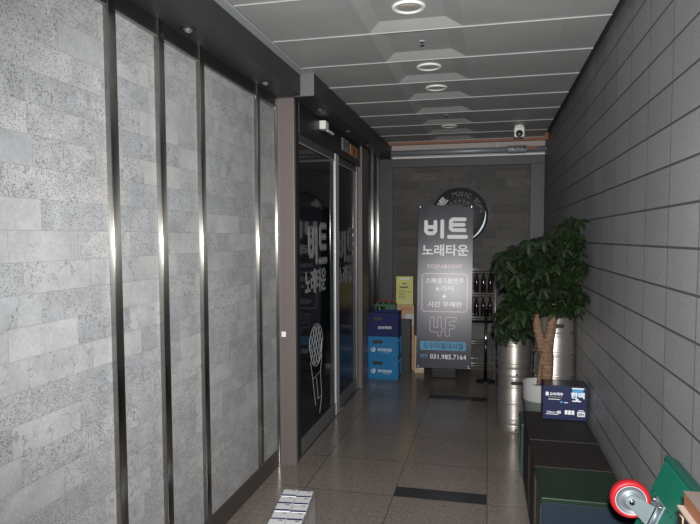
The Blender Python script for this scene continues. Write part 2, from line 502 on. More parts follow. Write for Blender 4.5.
d2 = sliding_door('door_2', 5.49, 6.44, DX-0.02, 0.07, M['rail'], mat('filmed dark glass', (0.008, 0.008, 0.011), 0.22, spec=0.10))
d1['label'] = 'dark glass sliding door with white lettering and a bright aluminium stile'
d2['label'] = 'second dark glass sliding door behind the bright stile'

def door_art(d, yc, zc, w, h, yc2, zc2, w2, h2, mic=None, ms=M['sticker']):
    bm = add_bitu(bmesh.new(), to_side(-0.0052, yc, zc), w, h, w*0.068, 0.0008)
    obj('lettering', bm, ms, d)
    bm = add_bitu(bmesh.new(), to_side(-0.0056, yc, zc), w, h, w*0.108, 0.0004)
    add_text(bm, '노래타운', to_side(-0.0056, yc2, zc2), w2*1.02, h2*1.03, offset=0.026, depth=0.0004)
    obj('lettering_outline', bm, M['sticker_line'], d)
    bm = add_bitu(bmesh.new(), to_side(-0.0054, yc, zc), w, h, w*0.092, 0.0004)
    add_text(bm, '노래타운', to_side(-0.0054, yc2, zc2), w2*1.01, h2*1.015, offset=0.016, depth=0.0004)
    obj('lettering_black_ring', bm, M['black'], d)  # black printed band between the letters and their pale outline
    obj('lettering', text('노래타운', to_side(-0.005, yc2, zc2), w2, h2, offset=0.0, depth=0.0006), ms, d)
door_art(d1, 0.55, 1.645, 0.52, 0.30, 0.48, 1.335, 0.60, 0.20)
door_art(d2, 0.46, 1.62, 0.62, 0.29, 0.46, 1.32, 0.60, 0.19, ms=mat('dim glass lettering', (0.17, 0.15, 0.18), 0.5))
# line drawing of a hand-held microphone on the glass
bm = bmesh.new()
mt = to_side(-0.0045, 0.47, 0.66) @ Matrix.Diagonal((1.55, 1.12, 1, 1))
lw = 0.0036
head = [(0.13*math.cos(a)*(0.85 if math.sin(a) < 0 else 1), 0.12 + 0.16*math.sin(a)) for a in [2*PI*k/28 for k in range(29)]]
add_stroke(bm, head, lw, mt, seg=3)
for k in range(-4, 5):
    for s in (1, -1):
        seg_ = []
        for t in range(-14, 15):
            u = t/14*0.20
            x, y = k*0.05 + u*0.5, 0.12 + s*u
            if (x/0.125)**2 + ((y-0.12)/0.155)**2 < 1: seg_.append((x, y))
        if len(seg_) > 1: add_stroke(bm, seg_, lw*0.7, mt, seg=3)
add_stroke(bm, [(-0.11, 0.02), (-0.07, -0.12), (-0.02, -0.33)], lw, mt, seg=3)
add_stroke(bm, [(0.11, 0.02), (0.08, -0.10), (0.10, -0.30), (0.06, -0.42)], lw, mt, seg=3)
add_stroke(bm, [(-0.07, -0.12), (0.08, -0.10)], lw, mt, seg=3)
add_stroke(bm, [(0.0, -0.13), (0.03, -0.30), (0.10, -0.30)], lw, mt, seg=3)
obj('microphone_drawing', bm, M['sticker_line'], d1)

# ------------------------------------------------------------------ things on the ceiling and the header
def downlight(y, label):
    t = thing('ceiling_downlight', label, 'ceiling light', (-0.41, y, H+0.030), group='ceiling downlights')
    obj('trim_ring', lathe([(0.062, 0.0), (0.066, -0.010), (0.082, -0.012), (0.088, -0.006), (0.088, 0.0)], 32), M['white'], t)
    obj('lens', lathe([(0.0, -0.002), (0.063, -0.003), (0.063, 0.0)], 32), M['lens'], t)
    return t
M['lens'] = mat('unlit lamp lens', (0.30, 0.28, 0.25), 0.3)
for y, l in ((3.13, 'large white ring downlight cut by the top edge of the photo'),
             (4.235, 'white ring downlight, second along the ceiling from the camera'),
             (4.83, 'white ring downlight, third along the ceiling from the camera'),
             (6.50, 'white ring downlight closest to the rear wall')):
    downlight(y, l)
for y, l in ((3.69, 'small ceiling sprinkler between the first two ring downlights'),
             (5.92, 'small ceiling sprinkler just before the last ring downlight')):
    t = thing('ceiling_sprinkler', l, 'sprinkler', (-0.40, y, H+0.030), group='ceiling sprinklers')
    obj('plate', lathe([(0.0, -0.004), (0.020, -0.003), (0.022, 0.0)], 20), M['ceiling'], t)
    obj('deflector', lathe([(0.006, -0.006), (0.006, -0.022), (0.014, -0.024), (0.014, -0.027), (0.0, -0.027)], 14), M['steel_dark'], t)

M['bulb'] = mat('clear lamp glass', (0.75, 0.75, 0.75), 0.30, 0.95)
for x, y, z, l in ((-1.42, 2.68, 2.70, 'recessed soffit spotlight above the first stone panels'),
                   (-1.415, 3.70, 2.70, 'recessed soffit spotlight just before the taupe door post'),
                   (-1.285, 4.52, 2.695, 'recessed soffit spotlight above the white door sensor'),
                   (-1.285, 5.49, 2.695, 'recessed soffit spotlight above the grey notice plate'),
                   (-1.275, 6.36, 2.695, 'recessed soffit spotlight past the orange notice plate')):
    t = thing('soffit_spotlight', l, 'spotlight', (x, y, z), group='soffit spotlights')
    obj('bezel', lathe([(0.026, 0.0), (0.028, -0.004), (0.038, -0.003), (0.040, 0.0)], 24), M['black'], t)
    obj('bulb', lathe([(0.0, -0.018), (0.012, -0.015), (0.018, -0.010), (0.022, -0.005), (0.026, 0.0)], 9, smooth=False), M['bulb'], t)

t = thing('door_sensor', 'white sliding-door motion sensor with a short arm on the black header', 'sensor', (-1.372, 4.86, 2.63))
obj('housing', bx(0.0, 0.055, -0.05, 0.05, -0.035, 0.035, 0.006), M['white'], t)
obj('arm', bx(0.034, 0.052, 0.05, 0.24, -0.040, -0.022, 0.003), M['white'], t)

def plaque(name, y0, y1, z0, z1, m, label):
    t = thing(name, label, 'sign', (-1.372, (y0+y1)/2, (z0+z1)/2))
    hy, hz = (y1-y0)/2, (z1-z0)/2
    obj('board', bx(0.0, 0.006, -hy, hy, -hz, hz, 0.001), m, t)
    return t
t = plaque('notice_plate', 5.60, 5.86, 2.535, 2.655, mat('grey notice', (0.22, 0.23, 0.25), 0.45), 'grey notice plate on the black header above the second door')
M['notice_blue'] = mat('notice blue', (0.05, 0.07, 0.14), 0.5)
for y in (-0.06, 0.03): obj('printed_symbol', bx(0.006, 0.0068, y, y+0.035, -0.03, 0.045), M['notice_blue'], t)
t = plaque('notice_plate', 5.94, 6.28, 2.535, 2.645, mat('amber notice', (0.42, 0.20, 0.07), 0.45), 'orange notice plate on the black header beyond the grey one')
obj('printed_symbol', add_poly(bmesh.new(), [(0.05*math.cos(a), 0.04*math.sin(a)) for a in [2*PI*k/16 for k in range(16)]], to_side(0.0068, 0, 0)),
    mat('notice red', (0.25, 0.04, 0.02), 0.5), t)

t = thing('wall_switch', 'small white square push button on the taupe door post', 'switch', (-1.452, 4.11, 0.985))
obj('cover', bx(-0.017, 0.017, -0.008, 0.0, -0.02, 0.02, 0.003), M['white'], t)
obj('button', bx(-0.009, 0.009, -0.011, -0.008, -0.012, 0.012, 0.002), M['print_white'], t)

# pipe and camera under the rear ceiling edge
t = thing('service_pipe', 'grey horizontal pipe running under the ceiling along the rear wall', 'pipe', (0, 7.44, 2.742))
obj('pipe_run', tube([(-1.19, 0, 0), (XR, 0, 0)], 0.034, 16), M['pipe'], t)
obj('coupling', lathe([(0.034, -0.13), (0.046, -0.10), (0.046, 0.10), (0.034, 0.13)], 20, mtx=Matrix.Translation((0.33, 0, 0)) @ Matrix.Rotation(PI/2, 4, 'Y')), M['pipe'], t)
obj('valve', bx(0.30, 0.37, -0.065, -0.035, -0.01, 0.03, 0.008), M['chrome'], t)
bm = tube([(0.34, -0.06, 0.01), (0.43, -0.06, 0.008)], 0.008, 8); obj('valve_handle', bm, M['chrome'], t)
obj('rust_label', bx(0.43, 0.57, -0.037, -0.033, -0.008, 0.028, 0.001), M['orange_edge'], t)
for x in (-0.62, 0.1):
    obj('hanger', bx(x-0.012, x+0.012, -0.004, 0.004, 0.03, 0.378), M['pipe'], t)
t = thing('security_camera', 'small white security camera hanging under the last ceiling panels', 'security camera', (0.31, 6.5, H))
obj('mount', lathe([(0.0, -0.02), (0.04, -0.02), (0.05, -0.01), (0.05, 0.0)], 20), M['white'], t)
obj('housing', bx(-0.052, 0.052, -0.06, 0.05, -0.125, -0.018, 0.014), M['white'], t)
obj('lens', lathe([(0.0, 0.012), (0.024, 0.012), (0.034, 0.004), (0.036, 0.0)], 20, mtx=Matrix.Translation((0, -0.06, -0.09)) @ Matrix.Rotation(PI/2, 4, 'X')), M['black'], t)

# round sign on the rear wall
M['sign_dot'] = mat('sign dots', (0.09, 0.09, 0.09), 0.5)
t = thing('round_wall_sign', 'round black karaoke sign with MUSIC TOWN lettering on the dark stone rear wall', 'sign', (-0.346, YB+0.05, 1.965))
R90 = Matrix.Rotation(PI/2, 4, 'X')
obj('disc', lathe([(0.0, 0.022), (0.345, 0.022), (0.352, 0.016), (0.352, 0.0)], 64, mtx=R90), mat('sign black', (0.020, 0.022, 0.024), 0.5), t)
bm = bmesh.new()
word = 'MUSIC TOWN'
for i, ch in enumerate(word):
    if ch == ' ': continue
    a = math.radians(104 - 90*i/(len(word)-1))
    mt = to_front(0.275*math.cos(a), -0.0235, 0.275*math.sin(a)) @ Matrix.Rotation(a-PI/2, 4, 'Z')
    add_text(bm, ch, mt, h=0.058, offset=0.01, depth=0.001)
obj('lettering', bm, mat('sign grey letters', (0.06, 0.068, 0.072), 0.5), t)
for ch, deg in (('비', 154), ('트', 138)):
    a = math.radians(deg)
    bm = text(ch, to_front(0.275*math.cos(a), -0.0235, 0.275*math.sin(a)) @ Matrix.Rotation(a-PI/2, 4, 'Z'), h=0.085, offset=0.03, depth=0.001)
    obj('lettering', bm, M['print_white'], t)['label'] = 'white Korean letters'
for k in range(5):
    a = math.radians(124 - k*17)
    bm = add_poly(bmesh.new(), [(0.012*math.cos(b), 0.012*math.sin(b)) for b in [2*PI*j/10 for j in range(10)]], to_front(0.19*math.cos(a), -0.0235, 0.19*math.sin(a)), 0.001)
    obj('star', bm, M['sign_dot'], t)
bm = bmesh.new()
arc = [math.radians(10 - 75*k/24) for k in range(25)]
out = [(0.325*math.cos(a), 0.325*math.sin(a)) for a in arc]
inn = [((0.325-0.018*math.sin(PI*k/24)-0.002)*math.cos(a), (0.325-0.018*math.sin(PI*k/24)-0.002)*math.sin(a)) for k, a in enumerate(arc)]
for k in range(24):
    add_poly(bm, [out[k], inn[k], inn[k+1], out[k+1]], to_front(0, -0.0235, 0), 0.001)
obj('crescent', bm, mat('sign silver arc', (0.35, 0.42, 0.47), 0.4, 0.3), t)
add_note = add_poly(bmesh.new(), [(0.028*math.cos(b), 0.055*math.sin(b)) for b in [2*PI*j/16 for j in range(16)]], to_front(0.115, -0.0235, -0.02), 0.001)
obj('emblem', add_note, mat('sign blue grey', (0.20, 0.24, 0.30), 0.5), t)

# ------------------------------------------------------------------ banner stand
def banner_mat():
    m = mat('banner vinyl', (0.03, 0.03, 0.045), 0.27, spec=0.34); g = G(m)
    P, X, Y, Z = g.coord()
    col = g.ramp(g.m('DIVIDE', Z, 1.92), [(0.0, (0.012, 0.014, 0.028)), (0.35, (0.018, 0.018, 0.032)), (0.62, (0.018, 0.018, 0.034)), (1.0, (0.010, 0.010, 0.022))])
    n1 = g.noise(P, 3.2, 2.0)
    col = g.mix(g.m('MULTIPLY', g.m('GREATER_THAN', n1, 0.0), g.ramp(n1, [(0.52, (0, 0, 0)), (0.72, (0.5, 0.5, 0.5))])), col, (0.07, 0.018, 0.11))
    g.base(col)
    return m
BW, BH = 0.634, 1.915
tilt = math.atan2(0.165, 1.90)
t = thing('standing_banner', 'tall dark advertising banner on a stand in front of the rear wall', 'banner', (-0.485, 6.92, 0.0))
sheet = obj('banner_sheet', bx(-BW/2, BW/2, -0.001, 0.001, 0.0, BH), banner_mat(), t)
sheet.location = (0, 0, 0.165); sheet.rotation_euler = (-tilt, math.radians(0.4), math.radians(3.1))
def bf(x, z): return to_front(x, -0.0022, z)
M['neon'] = mat('pink neon print', (0.50, 0.32, 0.50), 0.27, spec=0.34)
M['vinyl_white'] = mat('white vinyl print', (0.82, 0.82, 0.87), 0.27, spec=0.34)
M['cyan'] = mat('blue print', (0.07, 0.30, 0.52), 0.3, spec=0.19)
M['navy'] = mat('navy print', (0.012, 0.02, 0.05), 0.3, spec=0.19)
px = BH/164.0                    # banner heights were read from the print
def bz(y): return BH - (y-206)*px
def bxx(x): return (x-444.5)*px*0.985
bm = add_bitu(bmesh.new(), bf(bxx(445.0), bz(229.3)), 0.465, 0.205, 0.044, 0.0006)
obj('lettering', bm, M['vinyl_white'], sheet)
obj('lettering', text('노래타운', bf(bxx(444.5), bz(251.5)), 0.535, 0.135, offset=0.022), M['vinyl_white'], sheet)
obj('neon_lettering', text('SOJU&HOF', bf(bxx(444.3), bz(268.2)), 0.405, 0.058, offset=0.03, spacing=1.08), M['neon'], sheet)
bm = bmesh.new()
rr = rrect(bxx(421.8), bxx(467.2), bz(313.3), bz(275.3), 0.035)
add_stroke(bm, rr + rr[:1], 0.010, bf(0, 0), seg=3)
obj('neon_frame', bm, M['neon'], sheet)
M['faint'] = mat('pale banner text', (0.70, 0.70, 0.76), 0.27, spec=0.34)
for body, x_, y_, w_, h_, of_ in (('스페셜기본안주', 444.5, 282.3, 0.44, 0.066, 0.008), ('6가지', 444.5, 290.0, 0.20, 0.060, 0.008),
                                 ('+', 444.3, 298.0, 0.05, 0.05, 0.02), ('시간 무제한', 445.0, 306.0, 0.40, 0.064, 0.012)):
    obj('lettering', text(body, bf(bxx(x_), bz(y_)), w_, h_, offset=of_), M['faint'], sheet)
def zp(pts): return [(bxx(410 + x/8.06), bz(315 + y/8.06)) for x, y in pts]
FOUR = [(163, 40), (172, 32), (188, 32), (196, 40), (196, 115), (226, 115), (226, 40), (236, 30), (248, 30), (256, 40), (256, 118), (270, 125), (270, 145),
        (256, 150), (256, 175), (246, 184), (234, 184), (226, 175), (226, 152), (175, 152), (163, 142), (163, 40)]
EFF = [(300, 32), (368, 32), (378, 42), (374, 60), (335, 62), (322, 70), (322, 95), (360, 97), (366, 108), (358, 122), (322, 124), (322, 175), (312, 184),
       (296, 184), (288, 175), (288, 45), (300, 32)]
for path in (FOUR, EFF):
    obj('neon_lettering', add_stroke(bmesh.new(), zp(path), 0.0075, bf(0, 0), seg=4), M['neon'], sheet)
obj('pill_label', add_poly(bmesh.new(), rrect(bxx(420.8), bxx(466.8), bz(352.0), bz(343.2), 0.022), bf(0, 0)), M['cyan'], sheet)
obj('lettering', text('도우미절대사절', to_front(bxx(443.8), -0.0032, bz(347.6)), 0.46, 0.072, offset=0.012), M['navy'], sheet)['label'] = 'navy lettering on the blue strip'
obj('lettering', text('예약', bf(bxx(424.8), bz(358.2)), 0.085, 0.050, offset=0.012), M['cyan'], sheet)['label'] = 'small blue lettering'
obj('lettering', text('031.985.7164', bf(bxx(449.0), bz(358.4)), 0.415, 0.056, offset=0.012, spacing=1.06), M['vinyl_white'], sheet)
for sx in (-1, 1):
    for z in (0.018, BH-0.018):
        obj('grommet', lathe([(0.006, 0.004), (0.013, 0.004), (0.015, 0.0)], 14, mtx=Matrix.Translation((sx*(BW/2-0.02), -0.001, z)) @ R90), M['chrome'], sheet)
obj('base_tank', bx(-0.16, 0.14, 0.17, 0.335, 0.0, 0.125, 0.02), mat('stand base', (0.014, 0.014, 0.017), 0.6), t)
obj('pole', tube([(0, 0.25, 0.11), (0, 0.225, 1.2), (0, 0.20, 2.05)], 0.012, 10), M['chrome'], t)
obj('cross_arm', tube([(-0.30, 0.175, 2.06), (0, 0.20, 2.05), (0.30, 0.165, 2.06)], 0.006, 8), M['chrome'], t)
obj('cross_arm', tube([(-0.30, 0.01, 0.185), (0, 0.235, 0.28), (0.30, 0.01, 0.185)], 0.006, 8), M['chrome'], t)

# ------------------------------------------------------------------ bottle crates by the door
M['crate_blue'] = mat('sky blue crate plastic', (0.008, 0.145, 0.33), 0.55, spec=0.3)
M['crate_navy'] = mat('navy crate plastic', (0.008, 0.013, 0.085), 0.6, spec=0.25)
M['crate_green'] = mat('green crate plastic', (0.010, 0.075, 0.035), 0.4)
M['crate_black'] = mat('black crate plastic', (0.015, 0.016, 0.017), 0.45)
def crate_bm(W, D, Hh, hole_w=0.115, hole_x=0.0, hole_z=None, wall=0.014):
    bm = bmesh.new()
    hz = hole_z or Hh*0.74; hh = 0.019
    x0, x1, y0, y1 = -W/2, W/2, 0.0, D
    a, b = hole_x-hole_w/2, hole_x+hole_w/2
    for yy in (y0, y1-wall):                       # short walls with a real hand hole
        add_box(bm, x0, a, yy, yy+wall, 0.0, Hh); add_box(bm, b, x1, yy, yy+wall, 0.0, Hh)
        add_box(bm, a, b, yy, yy+wall, 0.0, hz-hh); add_box(bm, a, b, yy, yy+wall, hz+hh, Hh)
    yc, hw = D/2, 0.055
    for xx in (x0, x1-wall):
        add_box(bm, xx, xx+wall, y0+wall, yc-hw, 0.0, Hh); add_box(bm, xx, xx+wall, yc+hw, y1-wall, 0.0, Hh)
        add_box(bm, xx, xx+wall, yc-hw, yc+hw, 0.0, hz-hh); add_box(bm, xx, xx+wall, yc-hw, yc+hw, hz+hh, Hh)
    add_box(bm, x0+wall, x1-wall, y0+wall, y1-wall, 0.004, 0.016)
    e = 0.006                                       # top rim, foot rim, corner ribs, side ribs
    for z0, z1 in ((Hh-0.022, Hh), (0.0, 0.016)):
        add_box(bm, x0-e, x1+e, y0-e, y0, z0, z1); add_box(bm, x0-e, x1+e, y1, y1+e, z0, z1)
        add_box(bm, x0-e, x0, y0, y1, z0, z1); add_box(bm, x1, x1+e, y0, y1, z0, z1)
    for xx in (x0-e, x1): 
        for yy in (0.0, D*0.22, D*0.72, D-0.02): add_box(bm, xx, xx+e, yy, yy+0.02, 0.016, Hh-0.022)
    return bm
def crate(name, x, y, z, W, D, Hh, m, label, group=None, text_=None, tm=None, hole_x=-0.05, logo=True):
    t = thing(name, label, 'crate', (x, y, z), group=group)
    obj('body', crate_bm(W, D, Hh, hole_x=hole_x), m, t)
    if W > 0.3: obj('inner_shade_block', bx(-W/2+0.016, W/2-0.016, 0.018, D-0.018, 0.02, Hh-0.03), M['black'], t)  # dark block added so the crate inside looks shaded through the hand holes
    if text_:
        obj('lettering', text(text_, to_front(0.035, -0.0015, Hh*0.37), 0.17, 0.040, offset=0.02), tm or M['print_white'], t)
        if logo:
            bm = bmesh.new()
            mt = to_front(-0.105, -0.0015, Hh*0.38)
            add_stroke(bm, [(0.022*math.cos(a), 0.026*math.sin(a)) for a in [PI*0.9 + 1.5*PI*k/12 for k in range(13)]], 0.009, mt, seg=3)
            add_stroke(bm, [(-0.006, 0.012), (0.006, 0.0), (0.0, -0.012)], 0.009, mt, seg=3)
            obj('logo', bm, tm or M['print_white'], t)
            obj('small_lettering', text('하이트진로', to_front(0.06, -0.0015, Hh*0.24), 0.09, 0.007), tm or M['print_white'], t)
    return t
cx = -1.215
crate('bottle_crate', cx, 6.93, 0.0, 0.375, 0.30, 0.257, M['crate_blue'], 'sky blue bottle crate on the floor, bottom of the stack by the door', 'sky blue crates', '하이트진로')
crate('bottle_crate', cx, 6.93, 0.258, 0.375, 0.30, 0.255, M['crate_blue'], 'sky blue bottle crate in the middle, under the navy crate', 'sky blue crates', '하이트진로')
crate('bottle_crate', cx, 6.93, 0.514, 0.375, 0.30, 0.285, M['crate_navy'], 'navy blue bottle crate with white script on top of the sky blue crates', None, '오비맥주', logo=False)
for k, l in enumerate(('bottom', 'middle', 'top')):
    crate('bottle_crate', -1.105, 7.255, 0.221*k, 0.36, 0.20, 0.22, M['crate_black'], 'black bottle crate, %s of the black stack behind the sky blue crates' % l, 'black crates behind the blue stack')
crate('bottle_crate', -1.235, 7.26, 0.664, 0.24, 0.19, 0.20, M['crate_green'], 'green bottle crate with red caps showing above the navy crate', None)
M['bottle_green'] = mat('green bottle glass', (0.01, 0.06, 0.02), 0.12)
M['cap_red'] = mat('red bottle cap', (0.30, 0.02, 0.03), 0.35)
for i, (x, y) in enumerate(((-1.31, 7.31), (-1.235, 7.31), (-1.16, 7.31), (-1.31, 7.39), (-1.235, 7.39), (-1.16, 7.39))):
    t = thing('soju_bottle', 'green bottle with a red cap standing in the green crate', 'bottle', (x, y, 0.681), group='bottles in the green crate')
    obj('glass', lathe([(0.028, 0), (0.030, 0.01), (0.030, 0.11), (0.024, 0.15), (0.013, 0.18), (0.012, 0.20), (0.0, 0.20)], 14), M['bottle_green'], t)
    obj('cap', lathe([(0.015, 0.201), (0.015, 0.220), (0.012, 0.224), (0.0, 0.224)], 12), M['cap_red'], t)

# cartons between the crates and the banner
M['yellow'] = mat('yellow carton', (0.56, 0.54, 0.17), 0.5)
M['kraft'] = mat('kraft carton', (0.46, 0.30, 0.17), 0.6)
M['beige'] = mat('beige carton', (0.52, 0.40, 0.26), 0.6)
M['dkprint'] = mat('dark olive print', (0.12, 0.13, 0.05), 0.55)
M['redprint'] = mat('red print', (0.45, 0.10, 0.05), 0.55)
M['label_pale'] = mat('pale label', (0.45, 0.52, 0.56), 0.5)
t = thing('carton', 'kraft carton with red print on the floor under the yellow carton', 'box', (-1.008, 7.475, 0.0))
obj('box', bx(-0.107, 0.112, 0, 0.15, 0, 0.84, 0.003), M['kraft'], t)
obj('lettering', text('맑은식품', to_front(0.01, -0.001, 0.785), 0.12, 0.04, offset=0.02), M['redprint'], t)
obj('side_label', bx(0.0, 0.105, -0.0015, 0.0, 0.58, 0.72), M['label_pale'], t)
t = thing('carton', 'yellow carton on top of the kraft carton beside the banner', 'box', (-1.018, 7.475, 0.841))
obj('box', bx(-0.108, 0.108, 0, 0.14, 0, 0.36, 0.003), M['yellow'], t)
bm = bmesh.new()
add_box(bm, -0.065, 0.045, -0.0012, 0, 0.21, 0.232); 
for z in (0.08, 0.10, 0.12, 0.14, 0.16, 0.18): add_box(bm, -0.08, 0.01 if z != 0.08 else 0.03, -0.0012, 0, z, z+0.006)
add_box(bm, 0.03, 0.075, -0.0012, 0, 0.155, 0.165); add_box(bm, -0.03, 0.03, -0.0012, 0, 0.26, 0.275)
obj('printed_text', bm, M['dkprint'], t)
obj('printed_label', bx(0.03, 0.075, -0.0012, 0, 0.03, 0.06), M['label_pale'], t)
obj('top_flap_label', bx(-0.065, 0.06, -0.0012, 0, 0.318, 0.338), M['print_white'], t)
t = thing('carton', 'narrow beige carton on the floor next to the banner', 'box', (-0.815, 7.34, 0.0))
obj('box', bx(-0.06, 0.06, 0, 0.16, 0, 0.47, 0.003), M['beige'], t)
obj('printed_label', bx(0.0, 0.055, -0.0012, 0, 0.05, 0.22), M['print_white'], t)
t = thing('drink_bottle', 'dark bottle with a red cap standing on the narrow beige carton', 'bottle', (-0.83, 7.42, 0.471))
obj('glass', lathe([(0.03, 0), (0.036, 0.01), (0.036, 0.42), (0.03, 0.50), (0.014, 0.58), (0.014, 0.64), (0.0, 0.64)], 16), mat('pale green plastic', (0.06, 0.12, 0.12), 0.2), t)
obj('cap', lathe([(0.018, 0.64), (0.018, 0.67), (0.0, 0.672)], 12), M['cap_red'], t)

# ------------------------------------------------------------------ shelf rack and post behind the banner
M['wire'] = mat('rack chrome', (0.45, 0.44, 0.43), 0.35, 0.7)
t = thing('shelf_rack', 'chrome shelf rack against the rear wall behind the banner', 'shelf', (-0.20, 7.27, 0.0))
for x in (-0.30, 0.30):
    for y in (0.0, 0.30):
        obj('post', tube([(x, y, 0.0), (x, y, 1.33)], 0.013, 10), M['wire'], t)
for z in (0.17, 0.44, 0.73, 1.02, 1.30):
    bm = bmesh.new()
    for y in (0.0, 0.30): add_tube(bm, [(-0.30, y, z), (0.30, y, z)], 0.009, 8); 
    for y in (0.0,): add_tube(bm, [(-0.30, y, z-0.03), (0.30, y, z-0.03)], 0.005, 8)
    for x in (-0.30, 0.30): add_tube(bm, [(x, 0, z), (x, 0.30, z)], 0.007, 8)
    for k in range(11): add_tube(bm, [(-0.27+0.054*k, 0, z+0.006), (-0.27+0.054*k, 0.30, z+0.006)], 0.003, 6)
    obj('shelf', bm, M['wire'], t)
M['dark_bottle'] = mat('brown bottle glass', (0.012, 0.009, 0.008), 0.1)
for z in (0.74, 1.03):
    for k in range(4):
        t = thing('beer_bottle', 'dark bottle standing on the chrome shelf rack', 'bottle', (-0.20+0.08*k, 7.30, z), group='dark bottles on the rack')
        obj('glass', lathe([(0.028, 0), (0.03, 0.01), (0.03, 0.13), (0.024, 0.165), (0.012, 0.20), (0.012, 0.235), (0.0, 0.235)], 14), M['dark_bottle'], t)
        obj('cap', lathe([(0.014, 0.236), (0.014, 0.248), (0.0, 0.25)], 10), M['chrome'], t)
for z, l in ((0.45, 'black box on the lowest visible shelf of the chrome rack'),):
    t = thing('storage_box', l, 'box', (-0.06, 7.292, z))
    obj('box', bx(-0.17, 0.13, 0, 0.26, 0, 0.19, 0.006), M['crate_black'], t)
    obj('lid', bx(-0.175, 0.135, -0.005, 0.265, 0.19, 0.21, 0.006), M['black'], t)
t = thing('barrier_post', 'thin shiny black post on a round base beside the banner', 'post', (-0.005, 7.05, 0.0))
obj('base', lathe([(0.11, 0), (0.11, 0.012), (0.09, 0.022), (0.02, 0.03), (0.0, 0.03)], 28), M['black'], t)
obj('pole', tube([(0, 0, 0.02), (0, 0, 0.86)], 0.017, 14), mat('polished dark steel', (0.20, 0.20, 0.20), 0.12, 1.0), t)
obj('cap', lathe([(0.023, 0.85), (0.023, 0.875), (0.015, 0.885), (0.0, 0.885)], 14), M['black'], t)

# ------------------------------------------------------------------ beer kegs
KP = [(0.0, 0.022), (0.118, 0.022), (0.122, 0.0), (0.134, 0.0), (0.140, 0.006), (0.140, 0.046), (0.130, 0.054), (0.129, 0.062),
      (0.140, 0.072), (0.1445, 0.086), (0.1445, 0.108), (0.134, 0.113), (0.134, 0.120), (0.149, 0.124), (0.151, 0.130), (0.149, 0.137), (0.1445, 0.140),
      (0.1445, 0.248), (0.134, 0.253), (0.134, 0.260), (0.149, 0.264), (0.151, 0.270), (0.149, 0.277), (0.1445, 0.280), (0.1445, 0.355), (0.140, 0.372), (0.129, 0.384),
      (0.130, 0.392), (0.139, 0.398), (0.139, 0.472), (0.141, 0.478), (0.139, 0.484), (0.133, 0.485), (0.129, 0.480), (0.128, 0.405), (0.06, 0.418), (0.0, 0.42)]
def keg(x, y, z, label, rz=0.0, s=(1.0, 1.0)):
    t = thing('beer_keg', label, 'keg', (x, y, z), (0, 0, rz), group='steel beer kegs')
    obj('body', lathe([(r*s[0], q*s[1]) for r, q in KP], 56), M['keg'], t, sharp=50)
    for sgn in (-1, 1):                                   # hand holes in the top chime
        bm = bmesh.new(); rr_ = 0.1405*s[0]; prev = None
        for k in range(-8, 9):
            u = 0.048*k/8; hh = 0.016*math.sqrt(max(0.02, 1-(max(0, abs(k)-5)/3)**2))
            p = (rr_*math.sin(u/rr_), -sgn*rr_*math.cos(u/rr_))
            cur = (bm.verts.new((p[0], p[1], 0.438*s[1]-hh)), bm.verts.new((p[0], p[1], 0.438*s[1]+hh)))
            if prev: bm.faces.new((prev[0], cur[0], cur[1], prev[1]))
            prev = cur
        obj('hand_hole', bm, M['keg_dark'], t)
    for sgn in (-1, 1):
        obj('drain_hole', lathe([(0.0, 0.002), (0.009, 0.002), (0.009, 0.0)], 12, mtx=Matrix.Translation((0.0, sgn*-1*0.1395*s[0], 0.028*s[1])) @ Matrix.Rotation(sgn*PI/2, 4, 'X')), M['keg_dark'], t)
    obj('valve', lathe([(0.03, 0.415), (0.03, 0.44), (0.018, 0.445), (0.0, 0.445)], 16), M['chrome'], t)
    return t
keg(0.243, 5.36, 0.0, 'steel beer keg on the floor beside the white plant pot', 0.10)
keg(0.240, 5.355, 0.486, 'steel beer keg stacked on top of the keg beside the plant pot', 0.13, (1.0, 1.07))
keg(0.515, 4.775, 0.0, 'steel beer keg on the floor against the tiled wall behind the plant', 0.2)
keg(0.512, 4.77, 0.486, 'upper steel beer keg against the tiled wall behind the tree trunk', 0.05, (1.0, 1.24))

# ------------------------------------------------------------------ upturned crates along the tiled wall
def lid_crate(name, x0, x1, y0, y1, h, m_top, m_front, m_side, label):
    t = thing(name, label, 'crate', ((x0+x1)/2, y0, 0.0))
    W, D = (x1-x0)/2, y1-y0
    bm = bmesh.new()
    add_box(bm, -W, W, 0.0, D, 0.0, h-0.022, 0.006)
    for sx in (-1, 1):
        for yy in (0.02, D-0.045): add_box(bm, sx*W-(0.004 if sx < 0 else 0), sx*W+(0.004 if sx > 0 else 0), yy, yy+0.025, 0.02, h-0.05)
    obj('body', bm, m_side, t)
    obj('front_panel', bx(-W-0.001, W+0.001, -0.006, 0.0, 0.0, h-0.022, 0.003), m_front, t)
    obj('top_panel', bx(-W-0.004, W+0.004, -0.008, D+0.004, h-0.024, h, 0.005), m_top, t)
    for yy in (0.10,):
        obj('hand_hole', bx(-0.06, 0.06, -0.0075, -0.0058, h*0.66, h*0.66+0.035), M['black'], t)
    return t
M['brownblack'] = mat('dark brown plastic', (0.016, 0.013, 0.012), 0.65, spec=0.3)
M['darkgreen'] = mat('dark green plastic', (0.010, 0.024, 0.014), 0.38, spec=0.4)
M['darkblue'] = mat('dark blue plastic', (0.008, 0.018, 0.030), 0.6, spec=0.3)
M['greyside'] = mat('grey brown plastic', (0.045, 0.042, 0.038), 0.5)
lid_crate('upturned_crate', 0.262, 0.645, 2.84, 3.215, 0.48, M['darkgreen'], M['darkblue'], M['greyside'], 'upturned crate with dark green top and blue front, first along the tiled wall')
lid_crate('upturned_crate', 0.262, 0.645, 3.235, 3.645, 0.48, M['brownblack'], M['brownblack'], M['brownblack'], 'dark brown upturned crate between the green-topped crate and the one under the blue carton')
